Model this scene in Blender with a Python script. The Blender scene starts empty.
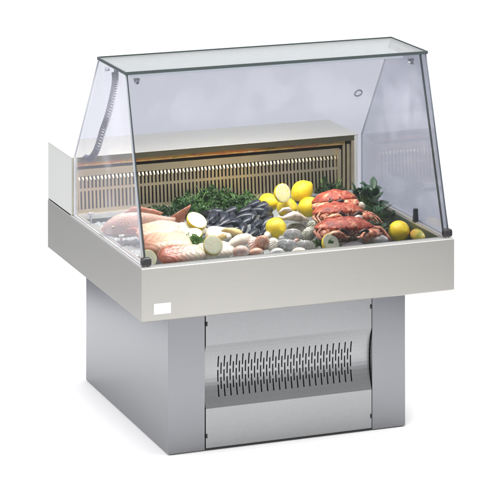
import bpy, bmesh, math, random
from mathutils import Vector, Matrix, noise, Euler
S = bpy.context.scene
COL = S.collection
random.seed(7)
PI = math.pi

# ------------------------------------------------------------------ camera
cam_d = bpy.data.cameras.new("camera"); cam = bpy.data.objects.new("camera", cam_d); COL.objects.link(cam)
cam.location = (-2.5579, -7.5143, 2.6316); cam.rotation_euler = (PI/2, 0, -0.3677)
cam_d.sensor_width = 36; cam_d.lens = 36*2736.4/500; cam_d.shift_y = -686.63/500
cam_d.clip_start = .1; cam_d.clip_end = 200
S.camera = cam

# ------------------------------------------------------------------ world: the grey walls of a studio
w = bpy.data.worlds.new("World"); S.world = w; w.use_nodes = True
nt = w.node_tree; bg = nt.nodes['Background']
tc = nt.nodes.new('ShaderNodeTexCoord'); sep = nt.nodes.new('ShaderNodeSeparateXYZ')
nt.links.new(tc.outputs['Generated'], sep.inputs[0])
def wramp(sock, stops):
    r = nt.nodes.new('ShaderNodeValToRGB'); mp = nt.nodes.new('ShaderNodeMapRange')
    mp.inputs[1].default_value = -1; mp.inputs[2].default_value = 1
    nt.links.new(sock, mp.inputs[0]); nt.links.new(mp.outputs[0], r.inputs[0])
    while len(r.color_ramp.elements) < len(stops): r.color_ramp.elements.new(.5)
    for e, (p, c) in zip(r.color_ramp.elements, stops): e.position = p; e.color = (*c, 1)
    return r.outputs[0]
ax = wramp(sep.outputs['Y'], [(0, (.42,.42,.43)), (.14, (.50,.50,.51)), (.45, (.80,.80,.83)), (1, (.50,.51,.58))])
nt.links.new(ax, bg.inputs[0]); bg.inputs[1].default_value = 1.15

# ------------------------------------------------------------------ studio lamps
def area(name, loc, aim, size, sizey, power, col=(1,1,1)):
    l = bpy.data.lights.new(name, 'AREA'); l.shape = 'RECTANGLE'; l.size = size; l.size_y = sizey
    l.energy = power; l.color = col
    o = bpy.data.objects.new(name, l); COL.objects.link(o); o.location = loc
    o.rotation_euler = (Vector(aim)-Vector(loc)).to_track_quat('-Z','Y').to_euler(); return o
area("key_softbox", (-1.9,-3.6,3.5), (.5,.4,.5), 2.2, 2.0, 100, (1,.985,.955))
area("fill_softbox", (3.3,-.9,2.7), (.6,.4,.2), 1.4, 1.4, 36, (1,.98,.95))
area("overhead_softbox", (.5,.15,3.2), (.5,.2,.3), 2.6, 2.2, 98)
area("side_softbox", (-3.2,1.3,1.7), (-.1,1.0,.0), 1.3, 1.3, 48)  # unseen lamp added to lift the floor shadow left of the pedestal
vs = S.view_settings; vs.view_transform = 'Standard'; vs.look = 'None'; vs.exposure = .12; vs.gamma = 1; vs.use_curve_mapping = False

# ------------------------------------------------------------------ materials
def mat(name, col=(.8,.8,.8), rough=.5, metal=0, **kw):
    m = bpy.data.materials.new(name); m.use_nodes = True
    b = m.node_tree.nodes['Principled BSDF']
    b.inputs['Base Color'].default_value = (*col, 1); b.inputs['Roughness'].default_value = rough; b.inputs['Metallic'].default_value = metal
    for k, v in kw.items():
        b.inputs[k.replace('_', ' ')].default_value = v
    return m
def nodes(m): return m.node_tree, m.node_tree.nodes['Principled BSDF']
def coords(m, kind='Object', scale=(1,1,1)):
    t, b = nodes(m); c = t.nodes.new('ShaderNodeTexCoord'); mp = t.nodes.new('ShaderNodeMapping'); mp.inputs['Scale'].default_value = scale
    t.links.new(c.outputs[kind], mp.inputs[0]); return mp.outputs[0]
def ntex(m, vec, scale, detail=4, rough=.55):
    t, b = nodes(m); n = t.nodes.new('ShaderNodeTexNoise'); n.inputs['Scale'].default_value = scale; n.inputs['Detail'].default_value = detail
    n.inputs['Roughness'].default_value = rough; t.links.new(vec, n.inputs['Vector']); return n.outputs['Fac']
def ramp(m, fac, stops, interp='LINEAR'):
    t, b = nodes(m); r = t.nodes.new('ShaderNodeValToRGB'); r.color_ramp.interpolation = interp
    while len(r.color_ramp.elements) < len(stops): r.color_ramp.elements.new(.5)
    for e, (p, c) in zip(r.color_ramp.elements, stops): e.position = p; e.color = (*c, 1)
    t.links.new(fac, r.inputs[0]); return r.outputs[0]
def bump(m, fac, strength=.3, dist=.001):
    t, b = nodes(m); n = t.nodes.new('ShaderNodeBump'); n.inputs['Strength'].default_value = strength; n.inputs['Distance'].default_value = dist
    t.links.new(fac, n.inputs['Height']); t.links.new(n.outputs[0], b.inputs['Normal'])
def math_(m, op, a, b_=None):
    t, _ = nodes(m); n = t.nodes.new('ShaderNodeMath'); n.operation = op
    for i, v in enumerate((a, b_)):
        if v is None: continue
        if isinstance(v, (int, float)): n.inputs[i].default_value = v
        else: t.links.new(v, n.inputs[i])
    return n.outputs[0]
def mixc(m, fac, a, b_):
    t, _ = nodes(m); n = t.nodes.new('ShaderNodeMix'); n.data_type = 'RGBA'
    for s, v in ((n.inputs[0], fac), (n.inputs[6], a), (n.inputs[7], b_)):
        if isinstance(v, tuple): s.default_value = (*v, 1)
        elif isinstance(v, (int, float)): s.default_value = v
        else: t.links.new(v, s)
    return n.outputs[2]
def setc(m, sock): t, b = nodes(m); t.links.new(sock, b.inputs['Base Color'])

def steel(name, col, rough=.36, metal=.85, scale=(2,2,700)):
    m = mat(name, col, rough, metal); t, b = nodes(m)
    v = coords(m, 'Object', scale); f = ntex(m, v, 1, 3)
    d = ntex(m, coords(m), 3.5, 3)
    c0 = tuple(x*.975 for x in col); c1 = tuple(min(1, x*1.025) for x in col)
    setc(m, ramp(m, math_(m, 'ADD', math_(m, 'MULTIPLY', f, .55), math_(m, 'MULTIPLY', d, .45)), [(.35, c0), (.65, c1)]))
    t.links.new(ramp(m, f, [(.3, (rough-.02,)*3), (.7, (rough+.03,)*3)]), b.inputs['Roughness'])
    bump(m, f, .02, .0003); return m
M = {}
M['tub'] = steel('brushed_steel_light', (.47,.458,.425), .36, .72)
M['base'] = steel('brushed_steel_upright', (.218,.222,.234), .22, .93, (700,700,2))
M['door'] = steel('brushed_steel_door', (.29,.295,.30), .27, .9, (2,2,700))
M['rim'] = steel('rim_steel', (.74,.74,.71), .30, .8, (3,3,200))
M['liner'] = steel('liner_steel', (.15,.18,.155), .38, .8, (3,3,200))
M['cream'] = mat('cream_sheet', (.49,.48,.43), .45)
bump(M['cream'], ntex(M['cream'], coords(M['cream']), 60), .02)
M['endcap'] = mat('end_sheet', (.58,.585,.56), .45, .15)
M['bronze'] = steel('air_grille_steel', (.68,.60,.41), .3, .8, (2,2,300))  # warm tone of food reflected in the steel, put into its colour
M['bronze_dark'] = steel('dark_frame_steel', (.13,.125,.08), .4, .7)
M['brass'] = mat('trim_reflective', (.62,.42,.17), .3, .7)
setc(M['brass'], ramp(M['brass'], ntex(M['brass'], coords(M['brass'], 'Object', (1,1,3)), 14, 4), [(.3,(.30,.27,.10)),(.42,(.75,.52,.18)),(.55,(.62,.28,.12)),(.66,(.80,.72,.45))]))  # yellow and orange mottling painted as a reflection under the header
M['profile'] = mat('edge_profile_metal', (.085,.105,.105), .35, .3)
M['trim'] = mat('trim_sheet', (.36,.35,.29), .4, .3)
M['black'] = mat('black_void', (.012,.012,.011), .7)  # black stands in for the shade behind slots and gaps
M['rubber'] = mat('black_plastic', (.02,.02,.022), .45)
M['seal'] = mat('dark_glass_seal', (.035,.045,.05), .3)
M['chrome'] = mat('chrome', (.8,.8,.8), .15, 1)
M['paper_label'] = mat('label_vinyl', (.70,.70,.72), .4)
M['lampcover'] = mat('lamp_cover_opal', (.85,.86,.86), .35, Emission_Color=(1,.99,.96,1), Emission_Strength=.7)
M['cable'] = mat('cable_grey', (.10,.105,.13), .5)
M['edge_pale'] = mat('glass_edge_pale', (.46,.49,.53), .3)
M['edge'] = mat('glass_edge_green', (.05,.085,.085), .25)

def glass(name, tint, haze, hazecol=(.8,.81,.9), zlo=None, zhi=None):
    m = bpy.data.materials.new(name); m.use_nodes = True; t = m.node_tree
    for n in list(t.nodes): t.nodes.remove(n)
    out = t.nodes.new('ShaderNodeOutputMaterial'); tr = t.nodes.new('ShaderNodeBsdfTransparent'); gl = t.nodes.new('ShaderNodeBsdfGlossy'); df = t.nodes.new('ShaderNodeBsdfDiffuse')
    tr.inputs[0].default_value = (*tint, 1); gl.inputs['Roughness'].default_value = .015; gl.inputs[0].default_value = (1,1,1,1); df.inputs[0].default_value = (*hazecol, 1)
    lw = t.nodes.new('ShaderNodeLayerWeight'); lw.inputs[0].default_value = .5
    p = t.nodes.new('ShaderNodeMath'); p.operation = 'POWER'; p.inputs[1].default_value = 5; t.links.new(lw.outputs['Facing'], p.inputs[0])
    q = t.nodes.new('ShaderNodeMath'); q.operation = 'MULTIPLY_ADD'; q.inputs[1].default_value = .95; q.inputs[2].default_value = .022; t.links.new(p.outputs[0], q.inputs[0])
    # pale haze patches painted in place of blurred reflections in the glass
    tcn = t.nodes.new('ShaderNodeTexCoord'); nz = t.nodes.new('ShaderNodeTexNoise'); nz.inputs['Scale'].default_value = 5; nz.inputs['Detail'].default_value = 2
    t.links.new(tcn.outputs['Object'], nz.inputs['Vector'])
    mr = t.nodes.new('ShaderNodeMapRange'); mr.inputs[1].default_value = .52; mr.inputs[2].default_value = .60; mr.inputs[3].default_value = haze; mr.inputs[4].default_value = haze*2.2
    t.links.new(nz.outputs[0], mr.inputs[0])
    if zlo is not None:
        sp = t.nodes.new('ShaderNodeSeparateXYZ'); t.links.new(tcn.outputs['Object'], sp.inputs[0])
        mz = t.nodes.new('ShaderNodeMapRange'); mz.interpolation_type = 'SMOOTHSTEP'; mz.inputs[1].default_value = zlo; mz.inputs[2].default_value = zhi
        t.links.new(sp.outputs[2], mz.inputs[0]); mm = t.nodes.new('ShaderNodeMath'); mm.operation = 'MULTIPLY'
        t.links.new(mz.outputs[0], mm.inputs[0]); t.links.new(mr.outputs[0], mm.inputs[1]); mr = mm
    m1 = t.nodes.new('ShaderNodeMixShader'); m2 = t.nodes.new('ShaderNodeMixShader')
    t.links.new(mr.outputs[0], m1.inputs[0]); t.links.new(tr.outputs[0], m1.inputs[1]); t.links.new(df.outputs[0], m1.inputs[2])
    t.links.new(q.outputs[0], m2.inputs[0]); t.links.new(m1.outputs[0], m2.inputs[1]); t.links.new(gl.outputs[0], m2.inputs[2])
    t.links.new(m2.outputs[0], out.inputs[0]); return m
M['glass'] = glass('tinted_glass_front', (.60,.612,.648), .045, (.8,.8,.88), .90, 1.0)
M['glass_side'] = glass('tinted_glass_side', (.82,.825,.86), .06)
M['glass_top'] = glass('tinted_glass_top', (.53,.56,.57), .0)

# ------------------------------------------------------------------ mesh helpers
def new(name, verts, faces, m, parent=None, smooth=False, loc=None, rot=None):
    me = bpy.data.meshes.new(name); me.from_pydata([tuple(v) for v in verts], [], faces); me.update()
    bm = bmesh.new(); bm.from_mesh(me); bmesh.ops.recalc_face_normals(bm, faces=bm.faces); bm.to_mesh(me); bm.free()
    ms = m if isinstance(m, (list, tuple)) else [m]
    for x in ms: me.materials.append(x)
    if smooth:
        for p in me.polygons: p.use_smooth = True
    o = bpy.data.objects.new(name, me); COL.objects.link(o)
    if parent: o.parent = parent
    if loc is not None: o.location = loc
    if rot is not None: o.rotation_euler = rot
    return o
class MB:
    def __init__(s): s.v = []; s.f = []; s.mi = []
    def add(s, v, f, mi=0):
        n = len(s.v); s.v += [tuple(x) for x in v]; s.f += [tuple(i+n for i in q) for q in f]; s.mi += [mi]*len(f); return s
    def box(s, a, b, mi=0):
        x0,y0,z0 = a; x1,y1,z1 = b
        return s.add([(x0,y0,z0),(x1,y0,z0),(x1,y1,z0),(x0,y1,z0),(x0,y0,z1),(x1,y0,z1),(x1,y1,z1),(x0,y1,z1)],
                     [(0,3,2,1),(4,5,6,7),(0,1,5,4),(1,2,6,5),(2,3,7,6),(3,0,4,7)], mi)
    def prism(s, poly, a, b, axis=0, mi=0):     # polygon in the two other axes, extruded from a to b
        def P(t, p):
            q = list(p); q.insert(axis, t); return tuple(q)
        n = len(poly); v = [P(a,p) for p in poly]+[P(b,p) for p in poly]
        return s.add(v, [tuple(range(n)), tuple(range(2*n-1,n-1,-1))]+[(i,(i+1)%n,n+(i+1)%n,n+i) for i in range(n)], mi)
    def tube(s, pts, rad, n=8, mi=0, flat=1.0):
        pts = [Vector(p) for p in pts]; k = len(pts)
        if isinstance(rad, (int, float)): rad = [rad]*k
        rings = []
        up = Vector((0,0,1))
        for i, p in enumerate(pts):
            d = (pts[min(i+1,k-1)]-pts[max(i-1,0)]).normalized()
            a = d.cross(up)
            if a.length < .05: a = d.cross(Vector((0,1,0)))
            a.normalize(); b = a.cross(d).normalized()
            rings.append([p+(a*math.cos(2*PI*j/n)+b*math.sin(2*PI*j/n)*flat)*rad[i] for j in range(n)])
        return s.loft(rings, mi)
    def loft(s, rings, mi=0, cap=True):
        n = len(rings[0]); v = [p for r in rings for p in r]; f = []
        for i in range(len(rings)-1):
            for j in range(n):
                f.append((i*n+j, i*n+(j+1)%n, (i+1)*n+(j+1)%n, (i+1)*n+j))
        if cap: f += [tuple(range(n)), tuple(range((len(rings)-1)*n+n-1, (len(rings)-1)*n-1, -1))]
        return s.add(v, f, mi)
    def build(s, name, m, parent=None, smooth=False, bevel=0, sub=0, loc=None, rot=None, autosm=False):
        o = new(name, s.v, s.f, m, parent, smooth, loc, rot)
        for p, i in zip(o.data.polygons, s.mi): p.material_index = i
        if bevel:
            b = o.modifiers.new('b', 'BEVEL'); b.width = bevel; b.segments = 2; b.limit_method = 'ANGLE'; b.angle_limit = math.radians(40)
        if sub:
            b = o.modifiers.new('s', 'SUBSURF'); b.levels = sub; b.render_levels = sub
        return o
def root(name, loc, label, cat, group=None, rot=(0,0,0)):
    o = bpy.data.objects.new(name, None); COL.objects.link(o); o.empty_display_size = .05
    o.location = loc; o.rotation_euler = rot; return tag(o, label, cat, group)
def tag(o, label, cat, group=None):
    o['label'] = label; o['category'] = cat
    if group: o['group'] = group
    return o
def dup(src, loc, rot, label=None, group=None, sc=None):
    r = src.copy(); COL.objects.link(r); r.location = loc; r.rotation_euler = rot
    if sc: r.scale = (sc,)*3 if isinstance(sc, (int,float)) else sc
    if label: r['label'] = label
    if group: r['group'] = group
    for ch in list(src.children):
        c = ch.copy(); COL.objects.link(c); c.parent = r
        for g in ch.children:
            d = g.copy(); COL.objects.link(d); d.parent = c
    return r

# ================================================================== SETTING: white paper sweep
F = Vector((math.sin(.3677), math.cos(.3677), 0)); R = Vector((math.cos(.3677), -math.sin(.3677), 0)); C0 = Vector((.45,.45,0))
M['paper'] = mat('white_paper', (.93,.93,.93), .9)
bump(M['paper'], ntex(M['paper'], coords(M['paper']), 220), .04)
prof = [(-2.1,0),(-1.0,0),(0,0),(1.3,0),(2.0,0)]
for i in range(1, 13):
    a = i/12*PI/2; prof.append((2.0+1.2*math.sin(a), 1.2-1.2*math.cos(a)))
prof += [(3.2,2.0),(3.2,3.2)]
vv = []; ff = []
for d, z in prof:
    for s_ in (-1.12, 1.5): p = C0+F*d+R*s_; vv.append((p.x,p.y,z))
for i in range(len(prof)-1): ff.append((2*i,2*i+1,2*i+3,2*i+2))
o = new('backdrop', vv, ff, M['paper'], smooth=True); o['kind'] = 'structure'
M['floor'] = mat('studio_floor', (.3,.3,.33), .6)
setc(M['floor'], ramp(M['floor'], ntex(M['floor'], coords(M['floor']), 2), [(.3,(.235,.242,.262)),(.7,(.29,.30,.322))]))
o = new('floor', [(-14,-14,-.006),(14,-14,-.006),(14,14,-.006),(-14,14,-.006)], [(0,1,2,3)], M['floor']); o['kind'] = 'structure'

# ================================================================== THE COUNTER
ctr = root('display_counter', (0,0,0), 'stainless steel refrigerated fish display counter with glass top on a square pedestal', 'display counter')
ZB, ZT, D, YH, ZH = .429, .586, .935, .687, .771
def part(mb, name, m, **k): return mb.build(name, m, k.pop('parent', ctr), **k)
# pedestal: two folded side sheets, back sheet, black core standing in for the shade inside
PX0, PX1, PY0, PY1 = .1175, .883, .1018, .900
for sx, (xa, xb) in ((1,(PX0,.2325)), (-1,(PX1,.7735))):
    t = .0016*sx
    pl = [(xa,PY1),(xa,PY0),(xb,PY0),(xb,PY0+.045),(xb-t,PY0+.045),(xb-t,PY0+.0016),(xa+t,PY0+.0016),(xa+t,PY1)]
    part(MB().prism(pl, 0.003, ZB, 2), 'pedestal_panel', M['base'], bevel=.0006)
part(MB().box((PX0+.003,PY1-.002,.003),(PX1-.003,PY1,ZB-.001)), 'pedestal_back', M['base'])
part(MB().box((PX0+.004,PY0+.05,.006),(PX1-.004,PY1-.004,ZB-.002)), 'machine_housing', M['black'])
part(MB().box((.2345,PY0+.002,0.002),(.7715,PY0+.05,.006)), 'plinth', M['rubber'])
# door with a concave louvred field
DX0, DX1 = .2352, .7708
z_hi, z_lo = .313, .125
def doory(z):
    if z >= z_hi or z <= z_lo: return 0.
    c = (z_hi+z_lo)/2; h = (z_hi-z_lo)/2; s_ = .021; Rr = (h*h+s_*s_)/(2*s_)
    return math.sqrt(Rr*Rr-(z-c)**2)-(Rr-s_)
slots_z = []
zt_, zb_ = .274, .153
L = .0345; G = ((zt_-zb_)-3*L)/2
A = [(zt_-i*(L+G)-L, zt_-i*(L+G)) for i in range(3)]
B = [(zt_-(L+G)/2-i*(L+G)-L, zt_-(L+G)/2-i*(L+G)) for i in range(2)]
zs = set([.0085, z_lo, z_hi, .4265, z_lo-.001, z_hi+.001])
for i in range(17): zs.add(round(z_lo+(z_hi-z_lo)*i/16, 5))
for a, b in A+B: zs.update((round(a,5), round(b,5)))
zs = sorted(zs)
xs = [DX0]; cols = []
NC = 45; x0, x1 = .281, .710; sw = .0040
for i in range(NC):
    xc = x0+(x1-x0)*i/(NC-1); xs += [xc-sw/2, xc+sw/2]; cols.append((len(xs)-2, i % 2))
xs.append(DX1); colmap = dict(cols)
vv = [(x, PY0-.0005+doory(z), z) for z in zs for x in xs]; ff = []
nx = len(xs)
for k in range(len(zs)-1):
    zc = (zs[k]+zs[k+1])/2
    for i in range(nx-1):
        if i in colmap:
            if any(a < zc < b for a, b in (B if colmap[i] else A)): continue
        ff.append((k*nx+i, k*nx+i+1, (k+1)*nx+i+1, (k+1)*nx+i))
door = new('door', vv, ff, M['door'], ctr)
md = door.modifiers.new('so', 'SOLIDIFY'); md.thickness = .0014; md.offset = 0
part(MB().box((DX0+.004,PY0+.032,.02),(DX1-.004,PY0+.036,.42)), 'door_backing', M['black'], parent=door)
for x, z in ((.238,.377),(.7685,.377),(.238,.045),(.7685,.045)):
    mb = MB(); mb.tube([(x,PY0-.0015,z-.006),(x,PY0-.0015,z+.006)], .0026, 10)
    mb.build('hinge', M['rubber'], door, smooth=True)

# tub: outer shell, rim, liner
mb = MB()
o_ = [(0,0),(1,0),(1,D),(0,D)]
mb.box((0,0,ZB),(1,.0016,ZT)); mb.box((0,.0016,ZB),(.0016,D,ZT)); mb.box((.9984,.0016,ZB),(1,D,ZT)); mb.box((.0016,D-.0016,ZB),(.9984,D,ZT)); mb.box((.0016,.0016,ZB),(.9984,D-.0016,ZB+.0016))
mb2 = MB()
# one closed shell: outer and inner walls
def rect(x0,y0,x1,y1,z): return [(x0,y0,z),(x1,y0,z),(x1,y1,z),(x0,y1,z)]
mb2.loft([rect(.004,.004,.996,D-.004,ZB), rect(0,0,1,D,ZB+.0035), rect(0,0,1,D,ZT-.002), rect(.002,.002,.998,D-.002,ZT)], cap=False)
mb2.add(rect(.004,.004,.996,D-.004,ZB), [(0,1,2,3)])
part(mb2, 'tub', M['tub'])
tub_rim = MB()
tub_rim.loft([rect(.002,.002,.998,YH+.01,ZT+.0003), rect(.003,.003,.997,YH+.009,ZT+.003), rect(.012,.009,.988,YH+.004,ZT+.003), rect(.013,.010,.987,YH+.003,ZT-.001),
              rect(.019,.014,.981,YH,ZT-.001), rect(.020,.015,.980,YH-.001,ZT+.004), rect(.028,.019,.972,YH-.006,ZT+.004), rect(.030,.021,.970,YH-.008,ZT-.002), rect(.030,.021,.970,YH-.008,ZT-.012)], cap=False)
part(tub_rim, 'rim', M['rim'])
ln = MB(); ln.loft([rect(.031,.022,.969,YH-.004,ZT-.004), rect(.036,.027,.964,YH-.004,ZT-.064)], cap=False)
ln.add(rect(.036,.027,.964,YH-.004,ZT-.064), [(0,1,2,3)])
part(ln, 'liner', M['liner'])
part(MB().box((.037,-.0012,.450),(.090,-.0002,.4815)), 'label', M['paper_label'], bevel=.0004)
for xa, xb in ((.003,.033),(.968,.997)):
    part(MB().box((xa,.0015,ZT+.0045),(xb,.026,ZT+.028)), 'corner_cap', M['rubber'], bevel=.006)
# rear housing
HX0, HX1 = .002, .978
hs = MB()
hs.box((HX0,YH,ZT+.0034),(HX0+.016,D,ZH-.0025)); part(hs, 'end_panel', M['endcap'], bevel=.001)
hs = MB(); hs.box((HX1-.012,YH,ZT+.0034),(HX1,D,ZH-.0025)); part(hs, 'end_panel', M['endcap'], bevel=.001)
hs = MB(); hs.prism([(YH-.002,ZH-.003),(YH-.002,ZH),(D+.001,ZH),(D+.001,ZT),(D-.002,ZT),(D-.002,ZH-.0024),(YH+.01,ZH-.0024)], HX0-.001, HX1+.001, 0)
part(hs, 'top_panel', M['cream'], bevel=.0008)
hs = MB(); hs.box((HX0+.0165,YH+.001,ZH-.020),(HX1-.0125,YH+.006,ZH-.0030)); part(hs, 'header_strip', M['bronze_dark'])
hs = MB(); hs.box((HX0+.0165,YH+.012,ZH-.034),(HX1-.040,YH+.016,ZH-.0225)); part(hs, 'trim_strip', M['brass'])  # added strip that carries the painted reflection
hs = MB(); hs.box((HX0+.0165,YH+.06,ZT),(HX1-.0125,YH+.064,ZH-.004)); part(hs, 'evaporator_cover', M['black'])  # black sheet put in as the shade behind the grille
hs = MB()
xr = HX1-.0122
for k, (wd, y_) in enumerate(((.010,.000),(.009,.008),(.009,.016))):
    hs.box((xr-wd,YH+y_,ZT+.004),(xr,YH+y_+.006,ZH-.0205-.012*(k>0))); xr -= wd+.003
part(hs, 'frame', M['bronze'], bevel=.0008)
# air grille
part(MB().box((HX0+.0005,YH-.0045,ZT+.0045),(HX0+.0175,YH-.0005,ZH-.004)), 'front_trim', M['trim'], bevel=.0006)
g = MB(); GX0, GX1 = .022, .925; gy = YH+.014; n = 70; pitch = (GX1-GX0-.03)/n
gz = [ZT+.002, ZT+.014, ZT+.070, ZT+.078, ZT+.116, ZT+.136]
tilt = .10
def gyy(z): return gy+tilt*(z-ZT)
for za, zb in ((gz[0],gz[1]),(gz[2],gz[3]),(gz[4],gz[5])):
    g.prism([(gyy(za),za),(gyy(zb),zb),(gyy(zb)+.003,zb),(gyy(za)+.003,za)], GX0, GX1, 0)
g.prism([(gyy(gz[5]),gz[5]-.0005),(gyy(gz[5])+.02,gz[5]+.004),(gyy(gz[5])+.02,gz[5]+.006),(gyy(gz[5]),gz[5]+.0015)], GX0, GX1, 0)
for i in range(n+1):
    x = GX0+.012+i*pitch
    for za, zb, tw in ((gz[1],gz[2],.0), (gz[3],gz[4],.0022)):
        wv = pitch*.27
        y0, y1 = gyy(za), gyy(zb)
        g.add([(x-wv,y0,za),(x+wv,y0,za),(x+wv,y1,zb),(x-wv,y1,zb),(x-wv,y0+.0025,za),(x+wv,y0+.0025,za),(x+wv,y1+.0025,zb),(x-wv,y1+.0025,zb)],
              [(0,1,2,3),(4,7,6,5),(0,4,5,1),(1,5,6,2),(2,6,7,3),(3,7,4,0)])
        if tw:     # pressed louvre tongue
            g.add([(x-wv*.9,y1-.0005,zb-.004),(x+wv*.9,y1-.0005,zb-.002),(x+wv*1.1,y1-.005,zb-.012),(x+wv*.3,y1-.005,zb-.013)], [(0,1,2,3)])
g.box((GX0,gy,gz[0]),(GX0+.006,gy+.012,gz[5])); g.box((GX1-.012,gy-.0005,gz[0]),(GX1,gy+.016,gz[5]))
part(g, 'air_grille', M['bronze'])

# glass
YB, ZBG, YT, ZP = .014, .5905, .1773, 1.1169
YT1 = .4457; GT = .006
nrm = Vector((0, -(ZP-ZBG), (YT-YB))).normalized()
def pane(poly3, nv, name, m, parent=ctr, em='edge'):
    nv = Vector(nv)*GT; n = len(poly3); a = [Vector(p) for p in poly3]; v = a+[p+nv for p in a]
    mb = MB(); mb.add(v, [tuple(range(n)), tuple(range(2*n-1,n-1,-1))], 0); mb.add(v, [(i,(i+1)%n,n+(i+1)%n,n+i) for i in range(n)], 1)
    o = mb.build(name, [m, M[em]], parent)
    return o
slope = (YT-YB)/(ZP-ZBG)
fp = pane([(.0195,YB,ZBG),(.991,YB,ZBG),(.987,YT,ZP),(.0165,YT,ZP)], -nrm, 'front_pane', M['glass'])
for xa, xb in ((.0150,.0135),(.972,.968)):
    mb = MB(); wd = .0026
    mb.add([(xa,YB-.002,ZBG),(xa+wd,YB-.002,ZBG),(xb+wd,YT-.002,ZP),(xb,YT-.002,ZP),(xa,YB+.008,ZBG),(xa+wd,YB+.008,ZBG),(xb+wd,YT+.008,ZP-.001),(xb,YT+.008,ZP-.001)],
           [(0,1,2,3),(4,7,6,5),(0,4,5,1),(1,5,6,2),(2,6,7,3),(3,7,4,0)])
    mb.build('edge_seal', M['seal'], fp)
for xa, xt, nv in ((.0075,.0095,(1,0,0)), (.9930,.9905,(-1,0,0))):
    pane([(xa,YB+.006,ZBG),(xa,YH-.006,ZBG),(xa,YH-.006,ZH+.001),(xt,YT1-.004,ZP-.0005),(xt,YT+.001,ZP-.0005)], nv, 'side_pane', M['glass_side'], em='edge_pale')
# bright ground edges of the slanting back of the side panes
tp = pane([(.0115,YT-.003,ZP+.0015),(.9885,YT-.003,ZP+.0015),(.9885,YT1-.002,ZP+.0015),(.0115,YT1-.002,ZP+.0015)], (0,0,1), 'top_pane', M['glass_top'])
mb = MB(); za, zb = ZP+.0005, ZP+.0095; X0, X1, Y0, Y1 = .0085, .9915, YT-.006, YT1+.001; tk = .0028
mb.box((X0,Y0,za),(X1,Y0+tk,zb)); mb.box((X0,Y1-tk,za),(X1,Y1,zb)); mb.box((X0,Y0+tk,za),(X0+tk,Y1-tk,zb)); mb.box((X1-tk,Y0+tk,za),(X1,Y1-tk,zb))
mb.build('edge_profile', M['profile'], tp)
# lamp housing below the top pane
lm = MB(); ring = []
for t_ in range(0, 13):
    a = PI*t_/12
    ring.append((.312+.094*math.cos(a), ZP-.0155+.012*math.sin(a)))
lm.prism(ring, .040, .930, 0)
lamp = part(lm, 'lamp_housing', M['lampcover'], bevel=.001)
lm = MB(); lm.tube([(.08,.312,ZP-.022),(.89,.312,ZP-.022)], .0055, 12)
M['tube'] = mat('lamp_tube', (1,1,1), .4, Emission_Color=(1,.97,.9,1), Emission_Strength=3)
lm.build('lamp_tube', M['tube'], lamp, smooth=True)
ll = area('case_lamp', (.485,.312,ZP-.035), (.485,.34,.5), .80, .05, 17, (1,.93,.80)); 
ll.parent = ctr
# clamps, pins, ring, cable
def clamp(x, y, z):
    mb = MB(); mb.tube([(x,y-.004,z),(x,y+.012,z)], .006, 14); mb.box((x-.0085,y-.001,z+.004),(x+.0085,y+.010,z+.012))
    part(mb, 'pane_clamp', M['chrome'], bevel=.0008)
clamp(.046,.176,ZP-.024); clamp(.938,.176,ZP-.024)
for x, y in ((.018,.375),(.982,.375)):
    mb = MB(); mb.tube([(x-.006,y,ZP-.018),(x+.006,y,ZP-.018)], .006, 12); part(mb, 'pane_clamp', M['chrome'], bevel=.0008)
for x, y, mm in ((.022,.552,'chrome'),(.022,.252,'chrome'),(.974,.225,'seal')):
    mb = MB(); mb.tube([(x,y,ZT+.003),(x,y,ZT+.034)], .0032, 10); mb.tube([(x-.008,y,ZT+.036),(x+.008,y,ZT+.036)], .0036, 10)
    if mm == 'seal': mb.tube([(x,y,ZT+.003),(x,y,ZT+.044)], [.010,.007], 12)
    part(mb, 'pane_support', M[mm], bevel=.0005)
RG = (0.7458,0.1466,1.0181)
mb = MB(); q = Vector(RG)
e1 = Vector((1,0,0)); e2 = Vector((0,YT-YB,ZP-ZBG)).normalized()
pts = [q+nrm*.003+(e1*(.0115*math.cos(a)+.004*math.sin(a))+e2*.0085*math.sin(a)) for a in [2*PI*i/28 for i in range(29)]]
mb.tube(pts, .0022, 8); mb.build('finger_ring', M['cable'], fp, smooth=True)
# coiled cable from lamp housing down to rear housing
cp = [Vector(p) for p in ((.036,.360,1.100),(.036,.352,1.072),(.035,.372,1.020),(.035,.418,.952),(.035,.470,.896),(.035,.530,.825),(.034,.590,.785),(.034,.66,.7745))]
def cr(t):
    t = max(0, min(.9999, t))*(len(cp)-1); i = int(t); f = t-i
    p0, p1, p2, p3 = cp[max(i-1,0)], cp[i], cp[min(i+1,len(cp)-1)], cp[min(i+2,len(cp)-1)]
    return .5*((2*p1)+(p2-p0)*f+(2*p0-5*p1+4*p2-p3)*f*f+(3*p1-p0-3*p2+p3)*f**3)
mb = MB(); pts = []; NT = 44
for i in range(NT*10+1):
    t = i/(NT*10); p = cr(.05+t*.9); d = (cr(.05+t*.9+.01)-cr(.05+t*.9-.01)).normalized()
    a = d.cross(Vector((1,0,0))).normalized(); b = Vector((1,0,0))
    an = 2*PI*NT*t; pts.append(p+(a*math.cos(an)+b*math.sin(an))*.0085)
mb.tube([cp[0], cp[0]+Vector((0,0,-.014)), pts[0]], .0026, 8); mb.tube(pts, .0027, 6); mb.tube([pts[-1], cp[-1], cp[-1]+Vector((0,.006,-.002))], .0026, 8)
part(mb, 'coiled_cable', M['cable'], smooth=True)

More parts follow.
